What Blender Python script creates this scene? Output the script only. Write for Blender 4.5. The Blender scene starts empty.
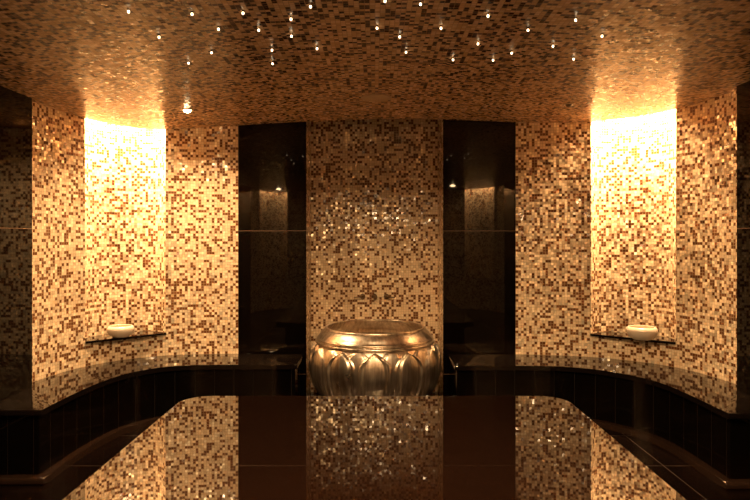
import bpy, bmesh, math, random
from mathutils import Vector
random.seed(7)
S = bpy.context.scene
C = S.collection
PI = math.pi

# ------------------------------------------------------------------ helpers
def link(name, me, m=None, parent=None, smooth=None):
    o = bpy.data.objects.new(name, me); C.objects.link(o)
    if m: me.materials.append(m)
    if parent:
        o.parent = parent
        o.location = -Vector(parent.location) if not parent.get('_local') else (0, 0, 0)
    if smooth is not None:
        for p in me.polygons: p.use_smooth = True
        me.set_sharp_from_angle(angle=math.radians(smooth))
    return o

def tag(o, label=None, cat=None, group=None, kind=None):
    if label: o['label'] = label
    if cat: o['category'] = cat
    if group: o['group'] = group
    if kind: o['kind'] = kind
    return o

def empty(name, loc):
    o = bpy.data.objects.new(name, None); C.objects.link(o)
    o.location = loc; o.empty_display_size = .1
    return o

def catmull(pts, n=8):
    out = []
    P = [pts[0]] + list(pts) + [pts[-1]]
    for i in range(1, len(P) - 2):
        p0, p1, p2, p3 = [Vector(p) for p in P[i-1:i+3]]
        for k in range(n):
            t = k / n
            out.append(.5*((2*p1) + (p2-p0)*t + (2*p0-5*p1+4*p2-p3)*t*t + (3*p1-p0-3*p2+p3)*t**3))
    out.append(Vector(pts[-1]))
    return out

def relax(pts, it=6):
    pts = [Vector(p) for p in pts]
    for _ in range(it):
        q = pts[:]
        for i in range(1, len(pts)-1):
            q[i] = pts[i]*.5 + (pts[i-1]+pts[i+1])*.25
        pts = q
    return pts

def wall_strip(name, path, z0, z1, m, flip=False, parent=None, ztop=None, bm=None, u0=0.0, nz=1):
    """vertical strip along a plan path, UV in metres"""
    own = bm is None
    if own: bm = bmesh.new()
    uvl = bm.loops.layers.uv.verify()
    u = u0; cols = []
    for i, p in enumerate(path):
        if i: u += (Vector(p) - Vector(path[i-1])).length
        zt = z1 if ztop is None else ztop(p)
        col = []
        for k in range(nz+1):
            z = z0 + (zt-z0)*k/nz
            col.append((bm.verts.new((p[0], p[1], z)), (u, z)))
        cols.append(col)
    for a, b in zip(cols, cols[1:]):
        for k in range(nz):
            q = [a[k], b[k], b[k+1], a[k+1]]
            if flip: q.reverse()
            f = bm.faces.new([v[0] for v in q]); f.smooth = True
            for l, v in zip(f.loops, q): l[uvl].uv = v[1]
    if own:
        me = bpy.data.meshes.new(name); bm.to_mesh(me); bm.free()
        return link(name, me, m, parent)
    return u

def prism(name, poly, z0, z1, m, parent=None, bevel=0, seg=3, smooth=35):
    """closed plan polygon extruded, UV in metres; real solid"""
    poly = [Vector(p) for p in poly]
    area = sum(poly[i-1].x*poly[i].y - poly[i].x*poly[i-1].y for i in range(len(poly)))
    if area < 0: poly.reverse()
    bm = bmesh.new(); uvl = bm.loops.layers.uv.verify()
    lo = [bm.verts.new((p.x, p.y, z0)) for p in poly]
    hi = [bm.verts.new((p.x, p.y, z1)) for p in poly]
    for vs in (hi, lo[::-1]):
        f = bm.faces.new(vs)
        for l in f.loops: l[uvl].uv = (l.vert.co.x, l.vert.co.y)
    u = 0; n = len(poly)
    for i in range(n):
        j = (i+1) % n; d = (poly[j]-poly[i]).length
        f = bm.faces.new((lo[i], lo[j], hi[j], hi[i]))
        for l, uv in zip(f.loops, ((u, z0), (u+d, z0), (u+d, z1), (u, z1))): l[uvl].uv = uv
        u += d
    if bevel:
        es = [e for e in bm.edges if abs(e.verts[0].co.z-e.verts[1].co.z) < 1e-6]
        bmesh.ops.bevel(bm, geom=es, offset=bevel, segments=seg, affect='EDGES', profile=.5)
    bmesh.ops.recalc_face_normals(bm, faces=bm.faces)
    me = bpy.data.meshes.new(name); bm.to_mesh(me); bm.free()
    return link(name, me, m, parent, smooth)

def box(name, a, b, m, parent=None, bevel=0):
    return prism(name, [(a[0], a[1]), (b[0], a[1]), (b[0], b[1]), (a[0], b[1])], a[2], b[2], m, parent, bevel, 2)

def lathe(name, prof, m, parent=None, n=64, center=(0, 0, 0), smooth=50, axis='Z'):
    """prof: list of (r, z); points at r=0 become poles"""
    bm = bmesh.new(); rings = []
    for r, z in prof:
        if r < 1e-6: rings.append([bm.verts.new((0, 0, z))])
        else: rings.append([bm.verts.new((r*math.cos(2*PI*k/n), r*math.sin(2*PI*k/n), z)) for k in range(n)])
    for a, b in zip(rings, rings[1:]):
        for k in range(n):
            j = (k+1) % n
            if len(a) == 1 and len(b) == 1: continue
            if len(a) == 1: bm.faces.new((a[0], b[j], b[k]))
            elif len(b) == 1: bm.faces.new((a[k], a[j], b[0]))
            else: bm.faces.new((a[k], a[j], b[j], b[k]))
    if axis == 'Y':   # spin axis points to -Y (out of the far wall)
        for v in bm.verts: v.co = Vector((v.co.x, -v.co.z, v.co.y))
    bmesh.ops.translate(bm, vec=Vector(center), verts=bm.verts)
    bmesh.ops.recalc_face_normals(bm, faces=bm.faces)
    me = bpy.data.meshes.new(name); bm.to_mesh(me); bm.free()
    return link(name, me, m, parent, smooth)

def tube(name, pts, radii, m, parent=None, n=14):
    bm = bmesh.new(); rings = []
    pts = [Vector(p) for p in pts]
    for i, p in enumerate(pts):
        d = (pts[min(i+1, len(pts)-1)] - pts[max(i-1, 0)]).normalized()
        a = d.cross(Vector((0.13, .2, 1))).normalized(); b = d.cross(a)
        rings.append([bm.verts.new(p + (a*math.cos(2*PI*k/n) + b*math.sin(2*PI*k/n))*radii[i]) for k in range(n)])
    for a, b in zip(rings, rings[1:]):
        for k in range(n): bm.faces.new((a[k], a[(k+1) % n], b[(k+1) % n], b[k]))
    bm.faces.new(rings[0][::-1]); bm.faces.new(rings[-1])
    bmesh.ops.recalc_face_normals(bm, faces=bm.faces)
    me = bpy.data.meshes.new(name); bm.to_mesh(me); bm.free()
    return link(name, me, m, parent, 50)

# ------------------------------------------------------------------ materials
class NT:
    def __init__(s, name):
        s.m = bpy.data.materials.new(name); s.m.use_nodes = True
        s.t = s.m.node_tree; s.b = s.t.nodes['Principled BSDF']
    def n(s, typ, **kw):
        x = s.t.nodes.new(typ)
        for k, v in kw.items(): setattr(x, k, v)
        return x
    def set(s, sock, v):
        if isinstance(v, bpy.types.NodeSocket): s.t.links.new(v, sock)
        else: sock.default_value = v
    def math(s, op, a, b=0.0, c=None):
        x = s.n('ShaderNodeMath', operation=op)
        s.set(x.inputs[0], a); s.set(x.inputs[1], b)
        if c is not None: s.set(x.inputs[2], c)
        return x.outputs[0]
    def vmath(s, op, a, b=None, scale=None):
        x = s.n('ShaderNodeVectorMath', operation=op)
        s.set(x.inputs[0], a)
        if b is not None: s.set(x.inputs[1], b)
        if scale is not None: s.set(x.inputs['Scale'], scale)
        return x.outputs[0]
    def mix(s, f, a, b):
        x = s.n('ShaderNodeMix', data_type='RGBA')
        s.set(x.inputs[0], f); s.set(x.inputs[6], a); s.set(x.inputs[7], b)
        return x.outputs[2]
    def P(s, **kw):
        for k, v in kw.items(): s.set(s.b.inputs[k.replace('_', ' ')], v)

def rgb(r, g, b): return (r, g, b, 1)

def mosaic(name, tile, light, mid, dark, pdark, pmid, jitter, rough, grout, off=0.0, metal=.5, spec=.5, ior=1.7, vary=.12, pgold=.12):
    t = NT(name)
    uv = t.n('ShaderNodeUVMap').outputs[0]
    sc = t.vmath('SCALE', uv, scale=1/tile)
    sc = t.vmath('ADD', sc, (100+off, 100+off, 0))
    cell = t.vmath('FLOOR', sc)
    fr = t.vmath('FRACTION', sc)
    wn = t.n('ShaderNodeTexWhiteNoise', noise_dimensions='3D'); t.set(wn.inputs['Vector'], cell)
    wn2 = t.n('ShaderNodeTexWhiteNoise', noise_dimensions='3D')
    t.set(wn2.inputs['Vector'], t.vmath('ADD', cell, (37.3, 11.7, 5.1)))
    r = wn.outputs['Value']
    isdark = t.math('LESS_THAN', r, pdark)
    ismid = t.math('LESS_THAN', r, pdark+pmid)
    col = t.mix(ismid, light, mid)
    col = t.mix(isdark, col, dark)
    # small tile-to-tile value change
    vv = t.math('MULTIPLY_ADD', wn2.outputs['Value'], vary, 1-vary*.6)
    hsv = t.n('ShaderNodeHueSaturation'); t.set(hsv.inputs['Value'], vv); t.set(hsv.inputs['Color'], col)
    # grout mask
    sx = t.n('ShaderNodeSeparateXYZ'); t.set(sx.inputs[0], fr)
    g = .055
    def edge(c):
        d = t.math('ABSOLUTE', t.math('SUBTRACT', c, .5))
        return t.math('GREATER_THAN', d, .5-g)
    gm = t.math('MAXIMUM', edge(sx.outputs[0]), edge(sx.outputs[1]))
    gold = t.math('MULTIPLY', t.math('GREATER_THAN', wn2.outputs['Value'], 1-pgold), t.math('GREATER_THAN', r, .12))
    t.P(Base_Color=t.mix(gm, t.mix(gold, hsv.outputs[0], rgb(1.0, .84, .60)), grout))
    t.P(Roughness=t.math('MAXIMUM', t.math('ADD', t.math('MULTIPLY_ADD', wn2.outputs['Value'], .12, rough), t.math('MULTIPLY', gold, .10)), t.math('MULTIPLY', gm, .7)))
    t.P(IOR=ior, Specular_IOR_Level=spec)
    # part of the light tiles carries gold leaf
    t.P(Metallic=t.math('MULTIPLY', t.math('MULTIPLY', gold, t.math('SUBTRACT', 1.0, gm)), metal))
    geo = t.n('ShaderNodeNewGeometry').outputs['Normal']
    rv = t.vmath('SUBTRACT', wn2.outputs['Color'], (.5, .5, .5))
    rv = t.vmath('SCALE', rv, scale=jitter)
    t.P(Normal=t.vmath('NORMALIZE', t.vmath('ADD', geo, rv)))
    return t.m

def stone(name, base, rough, ior=1.5, joints=None, jcol=(.05, .03, .02, 1), speck=None, jw=.0015, haze=.0):
    t = NT(name)
    col = base
    uv = t.n('ShaderNodeUVMap').outputs[0]
    tc = t.n('ShaderNodeTexCoord').outputs['Object']
    nz = t.n('ShaderNodeTexNoise'); t.set(nz.inputs['Vector'], tc); nz.inputs['Scale'].default_value = 3.0
    nz.inputs['Detail'].default_value = 5
    col = t.mix(t.math('MULTIPLY', nz.outputs[0], .7), base, tuple(c*.45 for c in base[:3])+(1,))
    if speck:
        vz = t.n('ShaderNodeTexNoise'); t.set(vz.inputs['Vector'], tc); vz.inputs['Scale'].default_value = 260
        col = t.mix(t.math('GREATER_THAN', vz.outputs[0], .62), col, speck)
    if joints:
        sx = t.n('ShaderNodeSeparateXYZ'); t.set(sx.inputs[0], uv)
        msk = 0.0
        for ax, (per, off) in joints.items():
            q = t.math('FRACT', t.math('DIVIDE', t.math('ADD', sx.outputs[ax], 100*per-off), per))
            d = t.math('MULTIPLY', t.math('SUBTRACT', .5, t.math('ABSOLUTE', t.math('SUBTRACT', q, .5))), per)
            e = t.math('LESS_THAN', d, jw)
            msk = e if msk == 0.0 else t.math('MAXIMUM', msk, e)
        col = t.mix(msk, col, jcol)
        t.P(Roughness=t.math('MAXIMUM', rough, t.math('MULTIPLY', msk, .5)))
    else:
        t.P(Roughness=rough)
    t.P(Base_Color=col, IOR=ior)
    return t.m

def plain(name, col, rough, metal=0.0, ior=1.5):
    t = NT(name); t.P(Base_Color=col, Roughness=rough, Metallic=metal, IOR=ior)
    return t.m

def glow(name, col, s):
    t = NT(name); t.P(Base_Color=rgb(.8, .7, .5), Emission_Color=col, Emission_Strength=s)
    return t.m

def bronze(name):
    t = NT(name)
    tc = t.n('ShaderNodeTexCoord').outputs['Object']
    mp = t.n('ShaderNodeMapping'); t.set(mp.inputs['Vector'], tc); mp.inputs['Scale'].default_value = (28, 28, 2.2)
    nz = t.n('ShaderNodeTexNoise'); t.set(nz.inputs['Vector'], mp.outputs[0]); nz.inputs['Scale'].default_value = 1.6; nz.inputs['Detail'].default_value = 6
    n2 = t.n('ShaderNodeTexNoise'); t.set(n2.inputs['Vector'], tc); n2.inputs['Scale'].default_value = 9; n2.inputs['Detail'].default_value = 4
    f = t.math('MULTIPLY_ADD', nz.outputs[0], 2.2, -.65)
    cl = t.n('ShaderNodeClamp'); t.set(cl.inputs[0], f)
    col = t.mix(cl.outputs[0], rgb(.46, .35, .25), rgb(.90, .80, .66))
    t.P(Base_Color=col, Metallic=1.0, Roughness=t.math('MULTIPLY_ADD', n2.outputs[0], .25, .2))
    bp = t.n('ShaderNodeBump'); bp.inputs['Strength'].default_value = .12; bp.inputs['Distance'].default_value = .004
    t.set(bp.inputs['Height'], nz.outputs[0]); t.P(Normal=bp.outputs[0])
    return t.m

M = dict(
    wall=mosaic('wall_mosaic', .0237, rgb(.83, .63, .41), rgb(.72, .49, .28), rgb(.155, .054, .016), .36, .05, .26, .09, rgb(.42, .28, .15)),
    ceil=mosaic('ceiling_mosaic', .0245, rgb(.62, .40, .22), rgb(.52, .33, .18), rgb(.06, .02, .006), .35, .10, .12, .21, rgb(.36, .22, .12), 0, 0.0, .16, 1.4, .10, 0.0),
    panel=stone('black_polished_stone', rgb(.0025, .0014, .001), .025, 1.41, {1: (1.3, .265)}, rgb(.10, .055, .03), jw=.003),
    side=stone('black_side_stone', rgb(.0025, .0014, .001), .03, 1.3, {1: (1.3, .265)}, rgb(.16, .09, .05), jw=.003),
    seat=stone('black_seat_stone', rgb(.008, .005, .004), .045, 1.6),
    face=stone('black_strip_stone', rgb(.003, .002, .0015), .08, 1.42, {0: (.16, 0)}, rgb(.010, .006, .004), jw=.0012),
    floor=stone('dark_floor_tile', rgb(.007, .0035, .0025), .12, 1.5, {0: (.6, .1), 1: (.6, .35)}, rgb(.05, .03, .02), jw=.0015),
    table=stone('dark_brown_granite', rgb(.007, .0028, .0016), .02, 1.75, speck=rgb(.02, .009, .005)),
    skirt=stone('brown_skirting_stone', rgb(.03, .015, .009), .16, 1.55),
    bronze=bronze('aged_bronze'),
    brass=plain('dull_brass', rgb(.16, .10, .05), .3, .8),
    ceramic=plain('cream_ceramic', rgb(.62, .50, .38), .25),
    trim=plain('lamp_trim', rgb(.42, .30, .18), .35, .6),
    grille=plain('speaker_cover', rgb(.44, .30, .17), .5),
    dark=plain('unlit_lens', rgb(.12, .08, .05), .15),
    star=glow('star_glow', rgb(1, .74, .45), 6),
    lamp=glow('lamp_glow', rgb(1, .66, .32), 45),
    tube=glow('niche_lamp_glow', rgb(1, .62, .27), 3),
    chrome=plain('star_collar', rgb(.6, .5, .4), .2, 1.0),
)

# ------------------------------------------------------------------ room plan (metres; camera at 0,0)
CZ = 1.5
YC = 1.72
def ceil_z(x, y=0): return CZ + 1.075 - .0332*x*x + .00404*x**4 + .010*x - .026*math.exp(-((x+2.05)/.38)**2)
WL = [(-1.24, 5.44), (-1.7, 5.41), (-2.0, 5.30), (-2.2, 5.14), (-2.36, 4.92), (-2.45, 4.66), (-2.50, 4.36), (-2.51, 4.15)]
WR = [(1.27, 5.42), (1.8, 5.33), (2.1, 5.19), (2.31, 5.03), (2.46, 4.84), (2.55, 4.58), (2.595, 4.32), (2.60, 4.08)]
TOP = 2.78
SHELF = .655

def wall_with_niche(name, pts, r0, r1, mirror=False):
    """mosaic wall along a curved plan with a tall rounded recess between view slopes r0 and r1"""
    path = relax(catmull(pts, 14), 20)
    sl = [abs(p.x / p.y) for p in path]
    def at(r):
        for i in range(1, len(path)):
            if sl[i-1] <= r <= sl[i]:
                f = (r-sl[i-1])/(sl[i]-sl[i-1]); return i, path[i-1].lerp(path[i], f)
    i0, A = at(r0); i1, B = at(r1)
    p1 = path[:i0] + [A]; p2 = [A] + path[i0:i1] + [B]; p3 = [B] + path[i1:]
    ch = B - A; nrm = Vector((-ch.y, ch.x)).normalized()
    if nrm.dot(Vector((A.x, A.y))) < 0: nrm = -nrm
    nic = []
    for k in range(33):
        a = PI*k/32
        nic.append(A + ch*(.5-.5*math.cos(a)) + nrm*.27*math.sin(a)**.8)
    if mirror:
        f = lambda q: [Vector((p.x, 2*YC-p.y)) for p in q]
        p1, p2, p3, nic = f(p1), f(p2), f(p3), f(nic)
    flip = (pts[0][0] > 0) != mirror
    flip = not flip
    bm = bmesh.new()
    u = wall_strip('', p1, 0, TOP, None, flip, bm=bm)
    ua = u
    u = wall_strip('', p2, 0, SHELF, None, flip, bm=bm, u0=ua)
    wall_strip('', p3, 0, TOP, None, flip, bm=bm, u0=u)
    wall_strip('', nic, SHELF-.01, 3.0, None, flip, bm=bm, u0=ua)
    uvl = bm.loops.layers.uv.verify()
    vs = [bm.verts.new((p.x, p.y, 3.0)) for p in nic]
    fc = bm.faces.new(vs)
    for l in fc.loops: l[uvl].uv = (l.vert.co.x, l.vert.co.y)
    # header above the opening, behind the ceiling edge
    hd = [bm.verts.new((p.x, p.y, z)) for p, z in ((nic[0], TOP), (nic[-1], TOP), (nic[-1], 3.0), (nic[0], 3.0))]
    bm.faces.new(hd)
    me = bpy.data.meshes.new(name); bm.to_mesh(me); bm.free()
    o = link(name, me, M['wall']); tag(o, kind='structure')
    return nic, p2

nicL, frL = wall_with_niche('wall_back_left', WL, 209.5/600, 290/600)
nicR, frR = wall_with_niche('wall_back_right', WR, 216/600, 301/600)
nicL2, _ = wall_with_niche('wall_front_left', WL, 209.5/600, 290/600, True)
nicR2, _ = wall_with_niche('wall_front_right', WR, 216/600, 301/600, True)

# ceiling: shallow vault, edge follows the walls, open above the recesses
def edge_y(x):
    pts = (relax(catmull(WL, 14), 20) if x < 0 else relax(catmull(WR, 14), 20))
    if abs(x) <= abs(pts[0].x): return pts[0].y
    for a, b in zip(pts, pts[1:]):
        if abs(a.x) <= abs(x) <= abs(b.x): return a.y + (b.y-a.y)*(abs(x)-abs(a.x))/(abs(b.x)-abs(a.x)+1e-9)
    return pts[-1].y
bm = bmesh.new(); uvl = bm.loops.layers.uv.verify()
xs = []
for i in range(101):
    s = -1 + 2*i/100
    s = math.copysign(1-(1-abs(s))**1.6, s)
    xs.append(s*2.506 if s < 0 else s*2.597)
rows = 40; grid = []
for x in xs:
    ye = edge_y(x); yb = 2*YC-ye
    grid.append([bm.verts.new((x, yb+(ye-yb)*k/rows, ceil_z(x))) for k in range(rows+1)])
for a, b in zip(grid, grid[1:]):
    for k in range(rows):
        f = bm.faces.new((a[k], a[k+1], b[k+1], b[k])); f.smooth = True
        for l in f.loops: l[uvl].uv = (l.vert.co.x, l.vert.co.y)
r = bmesh.ops.extrude_face_region(bm, geom=list(bm.faces))
for v in [g for g in r['geom'] if isinstance(g, bmesh.types.BMVert)]: v.co.z += .05
bmesh.ops.recalc_face_normals(bm, faces=bm.faces)
me = bpy.data.meshes.new('ceiling'); bm.to_mesh(me); bm.free()
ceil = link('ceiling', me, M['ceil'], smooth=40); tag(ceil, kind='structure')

# floor, black stone parts of the walls, the mosaic field behind the basin
o = box('floor', (-3.0, -2.6, -.1), (3.1, 6.0, 0), M['floor']); tag(o, kind='structure')
def plane_box(name, a, b, m):
    return tag(box(name, a, b, m), kind='structure')
# polished black stone either side of a mosaic alcove that rises behind the ceiling edge
for s_, nm in ((1, 'back'), (-1, 'front')):
    def Y(a, b):
        return (a, b) if s_ > 0 else (2*YC-b, 2*YC-a)
    y0, y1 = Y(5.442, 5.55)
    plane_box('wall_%s_stone_left' % nm, (-1.241, y0, 0), (-.623, y1, 2.9), M['panel'])
    plane_box('wall_%s_stone_right' % nm, (.618, y0, 0), (1.271, y1, 2.9), M['panel'])
    y0, y1 = Y(5.45, 5.95)
    plane_box('ceiling_%s_alcove' % nm, (-.75, y0, 2.9), (.75, y1, 2.95), M['panel'])
bm = bmesh.new()
def flat_wall(name, x0, x1, y, flip):
    yf = 5.444 if y > 0 else 2*YC-5.444
    p = [Vector((x0, y)), Vector((x1, y))]
    bm = bmesh.new(); wall_strip('', p, 0, 2.9, None, flip, bm=bm)
    wall_strip('', [Vector((x0, yf)), p[0]], 0, 2.9, None, flip, bm=bm)
    wall_strip('', [p[1], Vector((x1, yf))], 0, 2.9, None, flip, bm=bm)
    me = bpy.data.meshes.new(name); bm.to_mesh(me); bm.free()
    o = link(name, me, M['wall'], smooth=30); tag(o, kind='structure'); return o
flat_wall('wall_back', -.6225, .6175, 5.84, False)
flat_wall('wall_front', -.6225, .6175, 2*YC-5.84, True)
def xyuv(o):   # u runs along y on the side walls
    uv = o.data.uv_layers[0].data
    for p in o.data.polygons:
        for li in p.loop_indices:
            co = o.data.vertices[o.data.loops[li].vertex_index].co
            uv[li].uv = (co.y, co.z) if abs(p.normal.x) > .5 else (co.x, co.z)
xyuv(plane_box('wall_left', (-2.455, -.80, 0), (-2.42, 4.235, TOP), M['side']))
xyuv(plane_box('wall_right', (2.502, -.72, 0), (2.537, 4.15, TOP), M['side']))

# ------------------------------------------------------------------ benches
FL = [(-.645, 4.965), (-1.0, 4.97), (-1.3, 4.965), (-1.53, 4.95), (-1.70, 4.89), (-1.84, 4.77), (-1.94, 4.60), (-2.00, 4.36), (-2.03, 4.05), (-2.035, 3.66)]
FR = [(.655, 4.925), (1.0, 4.93), (1.35, 4.925), (1.58, 4.88), (1.78, 4.78), (1.93, 4.62), (2.03, 4.46), (2.085, 4.28), (2.108, 4.0), (2.115, 3.59)]
def offset(path, d):
    out = []
    for i, p in enumerate(path):
        t = (path[min(i+1, len(path)-1)] - path[max(i-1, 0)]).normalized()
        out.append(p + Vector((-t.y, t.x))*d)
    return out
def bench(front, wall, xw, ye, label, sgn):
    root = empty('corner_bench', (front[3][0], (front[3][1]+wall[1][1])/2, 0))
    tag(root, label, 'bench', 'black stone benches along the curved walls')
    F = relax(catmull(front, 8), 4)
    B = relax(catmull(wall, 14), 20)
    B = [p for p in B if abs(p.y) > (4.26 if sgn < 0 else 4.18)]
    B = offset(B, .006*(1 if sgn < 0 else -1))
    xi = front[0][0]
    back = [Vector((xi, wall[0][1]-.006)), Vector((wall[0][0], wall[0][1]-.008))] + B[2:]
    yj = 4.228 if sgn < 0 else 4.143
    back += [Vector((B[-1].x, yj+.016)), Vector((xw-.004*sgn, yj+.01)), Vector((xw-.004*sgn, ye))]
    prism('seat_slab', F + back[::-1], .412, .45, M['seat'], root, .009, 3)
    s = -sgn
    Fi = offset(F, .03*sgn); Fi[-1].y = ye+.03; Fi[0].x = xi + .02*sgn
    bk = [Vector((p.x, p.y)) for p in back]; bk[0].y -= .0; bk[-1].y = ye+.03; bk[0].x = xi+.02*sgn
    prism('front_panel', Fi + bk[::-1], 0, .412, M['face'], root)
    Fo = offset(F, -.03*sgn); Fo[-1].y = ye-.03; Fo[0].x = xi - .02*sgn
    Fj = offset(F, .028*sgn); Fj[-1].y = ye+.028; Fj[0].x = xi - .02*sgn
    endo = Vector((xw-.004*sgn, ye-.03)); endi = Vector((xw-.004*sgn, ye+.028))
    prism('skirting', Fo + [endo, endi] + Fj[::-1], 0.0, .045, M['skirt'], root, .016, 4)
bench(FL, WL, -2.42, 3.66, 'black polished stone bench curving round the left wall below its bowl shelf', -1)
bench(FR, WR, 2.502, 3.59, 'black polished stone bench curving round the right wall below its bowl shelf', 1)

# ------------------------------------------------------------------ central stone table
tb = empty('stone_table', (0, 2.0, 0))
tag(tb, 'large dark polished stone slab table in the middle of the room, foreground', 'table')
def rrect(x0, y0, x1, y1, r, n=12):
    out = []
    for cx, cy, a0 in ((x1-r, y1-r, 0), (x0+r, y1-r, 90), (x0+r, y0+r, 180), (x1-r, y0+r, 270)):
        for k in range(n+1):
            a = math.radians(a0+90*k/n); out.append((cx+r*math.cos(a), cy+r*math.sin(a)))
    return out
prism('tabletop', rrect(-1.195, .2, 1.19, 3.80, .17), .44, .5, M['table'], tb, .006, 3)
prism('base', rrect(-1.09, .3, 1.085, 3.69, .10), 0, .44, M['face'], tb)

# ------------------------------------------------------------------ lotus basin
PX, PY = 0.0, 5.25
KP = 1.0825
def PP(pts): return [(r*KP, 1.5-(1.5-z)*KP) for r, z in pts]
pot = empty('lotus_basin', (PX, PY, 0))
tag(pot, 'large round bronze basin with lotus petal relief, standing against the middle wall', 'basin')
def interp(tab, v):
    for (a, fa), (b, fb) in zip(tab, tab[1:]):
        if v <= b:
            t = max(0, (v-a)/(b-a)); return fa + (fb-fa)*t
    return tab[-1][1]
prof = catmull(PP([(.26, .205), (.345, .222), (.425, .262), (.475, .315), (.503, .39), (.516, .47), (.514, .545), (.500, .612), (.482, .652), (.462, .676)]), 12)
nT, nV = 576, len(prof)
def petal(dt, v, w0, v1, tip):
    d = abs(dt)
    if v > tip: return -1
    w = w0*(.86+.14*min(1, v/.4)) if v <= v1 else w0*(1-((v-v1)/(tip-v1))**2.2)
    if w < 1e-4: return -1
    return 1 - d/w
def relief(th, v):
    q = 2*PI/12
    a = ((th + q/2) % q) - q/2            # front petals
    b = ((th) % q) - q/2                  # petals behind
    h = 0
    sb = petal(b, v, .27, .68, 1.0)
    if sb > 0: h = .006 + .010*min(1, sb*2.2)**.6 - .007*math.exp(-((sb-.25)/.07)**2)
    sa = petal(a, v, .238, .70, .95)
    if sa > 0:
        h = .013 + .016*min(1, sa*1.2)**.5
        h += .009*math.exp(-((sa-.09)/.07)**2)
        h -= .013*math.exp(-((sa-.27)/.08)**2)
        h += .003*math.exp(-(a/.008)**2)*(v > .25)
        h += .0012*math.sin(a*230)*min(1, sa*3)
    return h*min(1, v*7+.15)*min(1, (1-v)*22)
bm = bmesh.new(); rg = []
zlo, zhi = prof[0].y, prof[-1].y
for p in prof:
    v = (p.y-zlo)/(zhi-zlo); ring = []
    for k in range(nT):
        th = 2*PI*k/nT
        rr = p.x + relief(th + PI/2, v) - .012
        ring.append(bm.verts.new((PX+rr*math.cos(th), PY+rr*math.sin(th), p.y)))
    rg.append(ring)
for a, b in zip(rg, rg[1:]):
    for k in range(nT): bm.faces.new((a[k], a[(k+1) % nT], b[(k+1) % nT], b[k]))
# inner skin with the hammered back of the petals
ins = catmull(PP([(.455, .678), (.478, .60), (.485, .50), (.455, .36), (.36, .27), (.2, .245), (.02, .24)]), 6)
ri = []
for p in ins:
    v = max(0, min(1, (p.y-zlo)/(zhi-zlo))); ring = []
    for k in range(nT):
        th = 2*PI*k/nT
        rr = p.x - .012 + relief(th+PI/2, v)*.7*(1 if p.x > .3 else 0)-.01
        ring.append(bm.verts.new((PX+max(rr, .004)*math.cos(th), PY+max(rr, .004)*math.sin(th), p.y)))
    ri.append(ring)
for a, b in zip([rg[-1]]+ri, ri):
    for k in range(nT): bm.faces.new((a[k], a[(k+1) % nT], b[(k+1) % nT], b[k]))
bm.faces.new(ri[-1]); bm.faces.new(rg[0][::-1])
bmesh.ops.recalc_face_normals(bm, faces=bm.faces)
me = bpy.data.meshes.new('body'); bm.to_mesh(me); bm.free()
link('body', me, M['bronze'], pot, 80)
col = catmull(PP([(.452, .664), (.468, .667), (.480, .675), (.478, .685), (.464, .690), (.461, .695), (.468, .702), (.466, .709), (.455, .718), (.438, .742), (.413, .768), (.396, .780)]), 5)
lathe('collar', [(p.x, p.y) for p in col] + PP([(.386, .774), (.396, .758), (.425, .722), (.440, .69), (.444, .67), (.452, .664)]), M['bronze'], pot, 160, (PX, PY, 0), 60)
rim = [(.392+.012*math.cos(a*PI/8), .783+.008*math.sin(a*PI/8)) for a in range(17)]
lathe('rim', PP(rim), M['bronze'], pot, 160, (PX, PY, 0), 80)
lathe('foot', [(0, 0), (.33, 0), (.33, .025), (.30, .04), (.285, .06), (.29, .075), (.32, .088), (.30, .11), (0, .11)], M['bronze'], pot, 96, (PX, PY, 0), 40)

# ------------------------------------------------------------------ tap set on the middle wall
fw = empty('wall_tap_set', (-.005, 5.838, .932))
tag(fw, 'small dull brass wall tap with two lever handles above the bronze basin', 'tap')
def disc(x, r, name):
    return lathe(name, [(0, 0), (r, 0), (r, .006), (r*.72, .014), (r*.55, .03), (0, .032)], M['brass'], fw, 32, (x, 5.838, .932), 40, 'Y')
disc(-.005, .026, 'spout_flange')
tube('spout', [(-.005, 5.81, .932), (-.005, 5.775, .935), (-.005, 5.75, .925), (-.005, 5.74, .902)], [.011, .011, .011, .010], M['brass'], fw)
for sx in (-1, 1):
    x = -.005 + sx*.116
    disc(x, .026, 'handle_flange')
    tube('lever_handle', [(x, 5.812, .932), (x, 5.796, .932), (x+sx*.01, 5.786, .931), (x+sx*.082, 5.784, .927)], [.012, .012, .008, .006], M['brass'], fw)

# ------------------------------------------------------------------ recess shelves and the two bowls
def shelf(nic, label):
    A, B = nic[0], nic[-1]
    n = Vector((-(B-A).y, (B-A).x)).normalized()
    if n.dot(A) > 0: n = -n
    mid = (A+B)/2
    inner = [mid + (p-mid)*.985 for p in nic[1:-1]]
    poly = [A+n*.022] + [A + n*.004] + inner + [B+n*.004, B+n*.022]
    o = prism('niche_shelf', poly, SHELF-.016, SHELF+.003, M['seat'], None, .002, 1)
    tag(o, label, 'shelf', 'black shelves in the lit recesses')
    return mid, n
shelf(nicL, 'thin black stone shelf at the bottom of the left lit mosaic recess')
shelf(nicR, 'thin black stone shelf at the bottom of the right lit mosaic recess')
def bowl(x, y, s, label):
    sh = SHELF+.003
    pr = [(0, 0), (.062, 0), (.066, .004), (.084, .016), (.104, .040), (.110, .062), (.106, .080), (.096, .092), (.090, .094), (.087, .090), (.098, .070), (.094, .045), (.07, .02), (0, .014)]
    o = lathe('ceramic_bowl', [(r*s, z*s) for r, z in pr], M['ceramic'], None, 64, (0, 0, 0), 60)
    o.location = (x, y, sh)
    tag(o, label, 'bowl', 'cream bowls on the recess shelves')
bowl(-2.17, 5.12, 1.0, 'small cream bowl on the thin black shelf of the left recess')
bowl(2.22, 4.99, 1.12, 'small cream bowl on the thin black shelf of the right recess')

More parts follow.
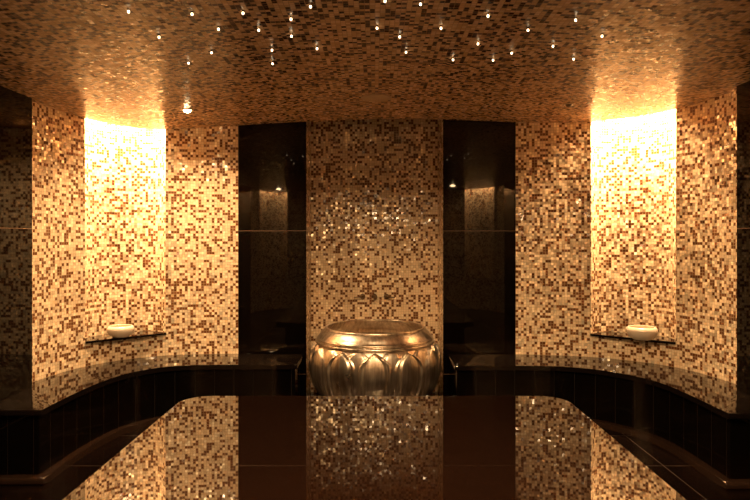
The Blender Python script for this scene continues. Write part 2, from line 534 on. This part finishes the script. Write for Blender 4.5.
# ------------------------------------------------------------------ lamps
WARM = (1.0, .65, .33)
def area(name, loc, power, size, rot=(0, 0, 0), shape='DISK', size_y=None, spread=180, col=WARM, parent=None):
    d = bpy.data.lights.new(name, 'AREA'); d.energy = power; d.shape = shape; d.size = size
    if size_y: d.size_y = size_y
    d.color = col; d.spread = math.radians(spread)
    o = bpy.data.objects.new(name, d); C.objects.link(o); o.location = loc; o.rotation_euler = rot
    if parent: o.parent = parent; o.location = Vector(loc)-parent.location
    return o
NICHE_W = 142
for i, (nic, lab) in enumerate(((nicL, 'left recess of the far wall'), (nicR, 'right recess of the far wall'), (nicL2, 'left recess behind the viewer'), (nicR2, 'right recess behind the viewer'))):
    mid = (nic[0]+nic[-1])/2; deep = nic[16]
    c = mid.lerp(deep, .48)
    a = math.atan2((nic[-1]-nic[0]).y, (nic[-1]-nic[0]).x)
    area('recess_lamp_light', (c.x, c.y, 2.74), NICHE_W*(1 if i < 2 else .45), .42, (0, 0, a), 'RECTANGLE', .10)

def downlight(x, y, on, label, power=0, spread=180):
    z = ceil_z(x)
    r = empty('downlight', (x, y, z))
    tag(r, label, 'ceiling light', 'round downlights in the mosaic ceiling')
    lathe('trim_ring', [(.030, -.001), (.033, -.006), (.046, -.005), (.050, .004), (.030, .004), (.030, -.001)], M['trim'], r, 48, (x, y, z), 40)
    lathe('lens', [(.029, .003)] + [(.029*math.cos(a*PI/12), -.024*math.sin(a*PI/12)) for a in range(1, 6)] + [(0, -.024)], M['lamp'] if on else M['dark'], r, 32, (x, y, z), 60)
    if on: area('downlight_beam', (x, y, z-.03), power, .11, spread=spread, parent=r)
downlight(-1.47, 4.70, True, 'glowing round downlight in the ceiling beside the left recess', 27, 140)
downlight(1.50, 4.64, False, 'small unlit round downlight in the ceiling beside the right recess')
downlight(.05, 2.45, True, 'round downlight above the middle of the stone table', 60, 162)
downlight(-.62, 1.9, True, 'added unseen downlight for tile glints, above the left half of the stone table', 42, 164)  # added lamp out of view, makes the mosaic glints denser
downlight(.70, 1.9, True, 'added unseen downlight for tile glints, above the right half of the stone table', 42, 164)  # its added counterpart on the right, also only there for more tile glints
downlight(-1.86, -.7, True, 'round downlight behind the viewer, left side', 5)
downlight(1.5, -.7, True, 'round downlight behind the viewer, right side', 5)

sp = lathe('ceiling_speaker', [(0, -.006), (.098, -.006), (.104, -.010), (.114, -.009), (.118, -.003), (.118, .003), (0, .003)], M['grille'], None, 64, (0, 0, 0), 40)
sp.location = (.01, 4.58, ceil_z(.01))
tag(sp, 'flat round cover in the ceiling in front of the middle mosaic panel', 'speaker')

# star lights: fibre ends scattered over the vault
PXS = [(128.5,11.5),(159,37),(192,14),(218.5,29),(211.5,52.5),(188.5,63),(243,13),(310.5,6.5),(291,19),(258.7,30),(291.5,36),(272,50),(317,48.5),(272.5,63.5),(377,28),(385,1),(420.5,4),(399.7,36.7),(406,52),(441,28),(488,15.7),(478,43.7),(453,59.7),(493,60),(528,30),(553,46),(511.6,53),(575.6,20),(602,36),(573.6,59),(535,-3)]
ORD = ['leftmost', 'second from left', 'third from left', 'fourth from left', 'fifth from left', 'sixth from left', 'seventh from left', 'eighth from left', 'ninth from left', 'tenth from left', 'eleventh from left', 'twelfth from left', 'thirteenth from left', 'fourteenth from left']
rowsd = {'nearest the viewer': [], 'in the middle band': [], 'nearest the far wall': []}
for x, y in PXS:
    k = 'nearest the viewer' if y < 25 else ('in the middle band' if y < 43 else 'nearest the far wall')
    rowsd[k].append((x, y))
proto = None
for k, lst in rowsd.items():
    for i, (px, py) in enumerate(sorted(lst)):
        sx, sy = (px-375)/600, (238-py)/600
        Y = 4.0
        for _ in range(20): Y = (ceil_z(sx*Y)-.012-CZ)/sy
        X = sx*Y
        if proto is None:
            r = empty('star_light', (X, Y, ceil_z(X)))
            lathe('collar', [(0, .003), (.009, .003), (.009, -.001), (.005, -.004), (.004, -.008), (0, -.008)], M['chrome'], r, 16, (X, Y, ceil_z(X)), 40)
            lathe('crystal_tip', [(0, -.020), (.004, -.0185), (.0055, -.014), (.005, -.010), (.003, -.007), (0, -.007)], M['star'], r, 16, (X, Y, ceil_z(X)), 60)
            proto = r; base = Vector(r.location)
            for ch in list(r.children):
                for v in ch.data.vertices: v.co -= base
                ch.location = (0, 0, 0)
        else:
            r = proto.copy(); C.objects.link(r); r.location = (X, Y, ceil_z(X))
            for ch in list(proto.children):
                c = ch.copy(); C.objects.link(c); c.parent = r
        tag(r, 'tiny star light in the ceiling, %s of those %s' % (ORD[i], k), 'star light', 'star lights scattered over the ceiling')

# ------------------------------------------------------------------ world, camera, view
w = bpy.data.worlds.new('dark'); S.world = w; w.use_nodes = True
w.node_tree.nodes['Background'].inputs[0].default_value = (.02, .012, .006, 1)
w.node_tree.nodes['Background'].inputs[1].default_value = .02
cd = bpy.data.cameras.new('camera'); cam = bpy.data.objects.new('camera', cd); C.objects.link(cam)
cam.location = (0, 0, CZ); cam.rotation_euler = (PI/2, 0, 0)
cd.lens = 28.8; cd.sensor_width = 36; cd.shift_y = -.016; cd.clip_start = .02
S.camera = cam
S.view_settings.view_transform = 'Standard'; S.view_settings.look = 'None'
S.view_settings.gamma = 1; S.view_settings.exposure = 0.3
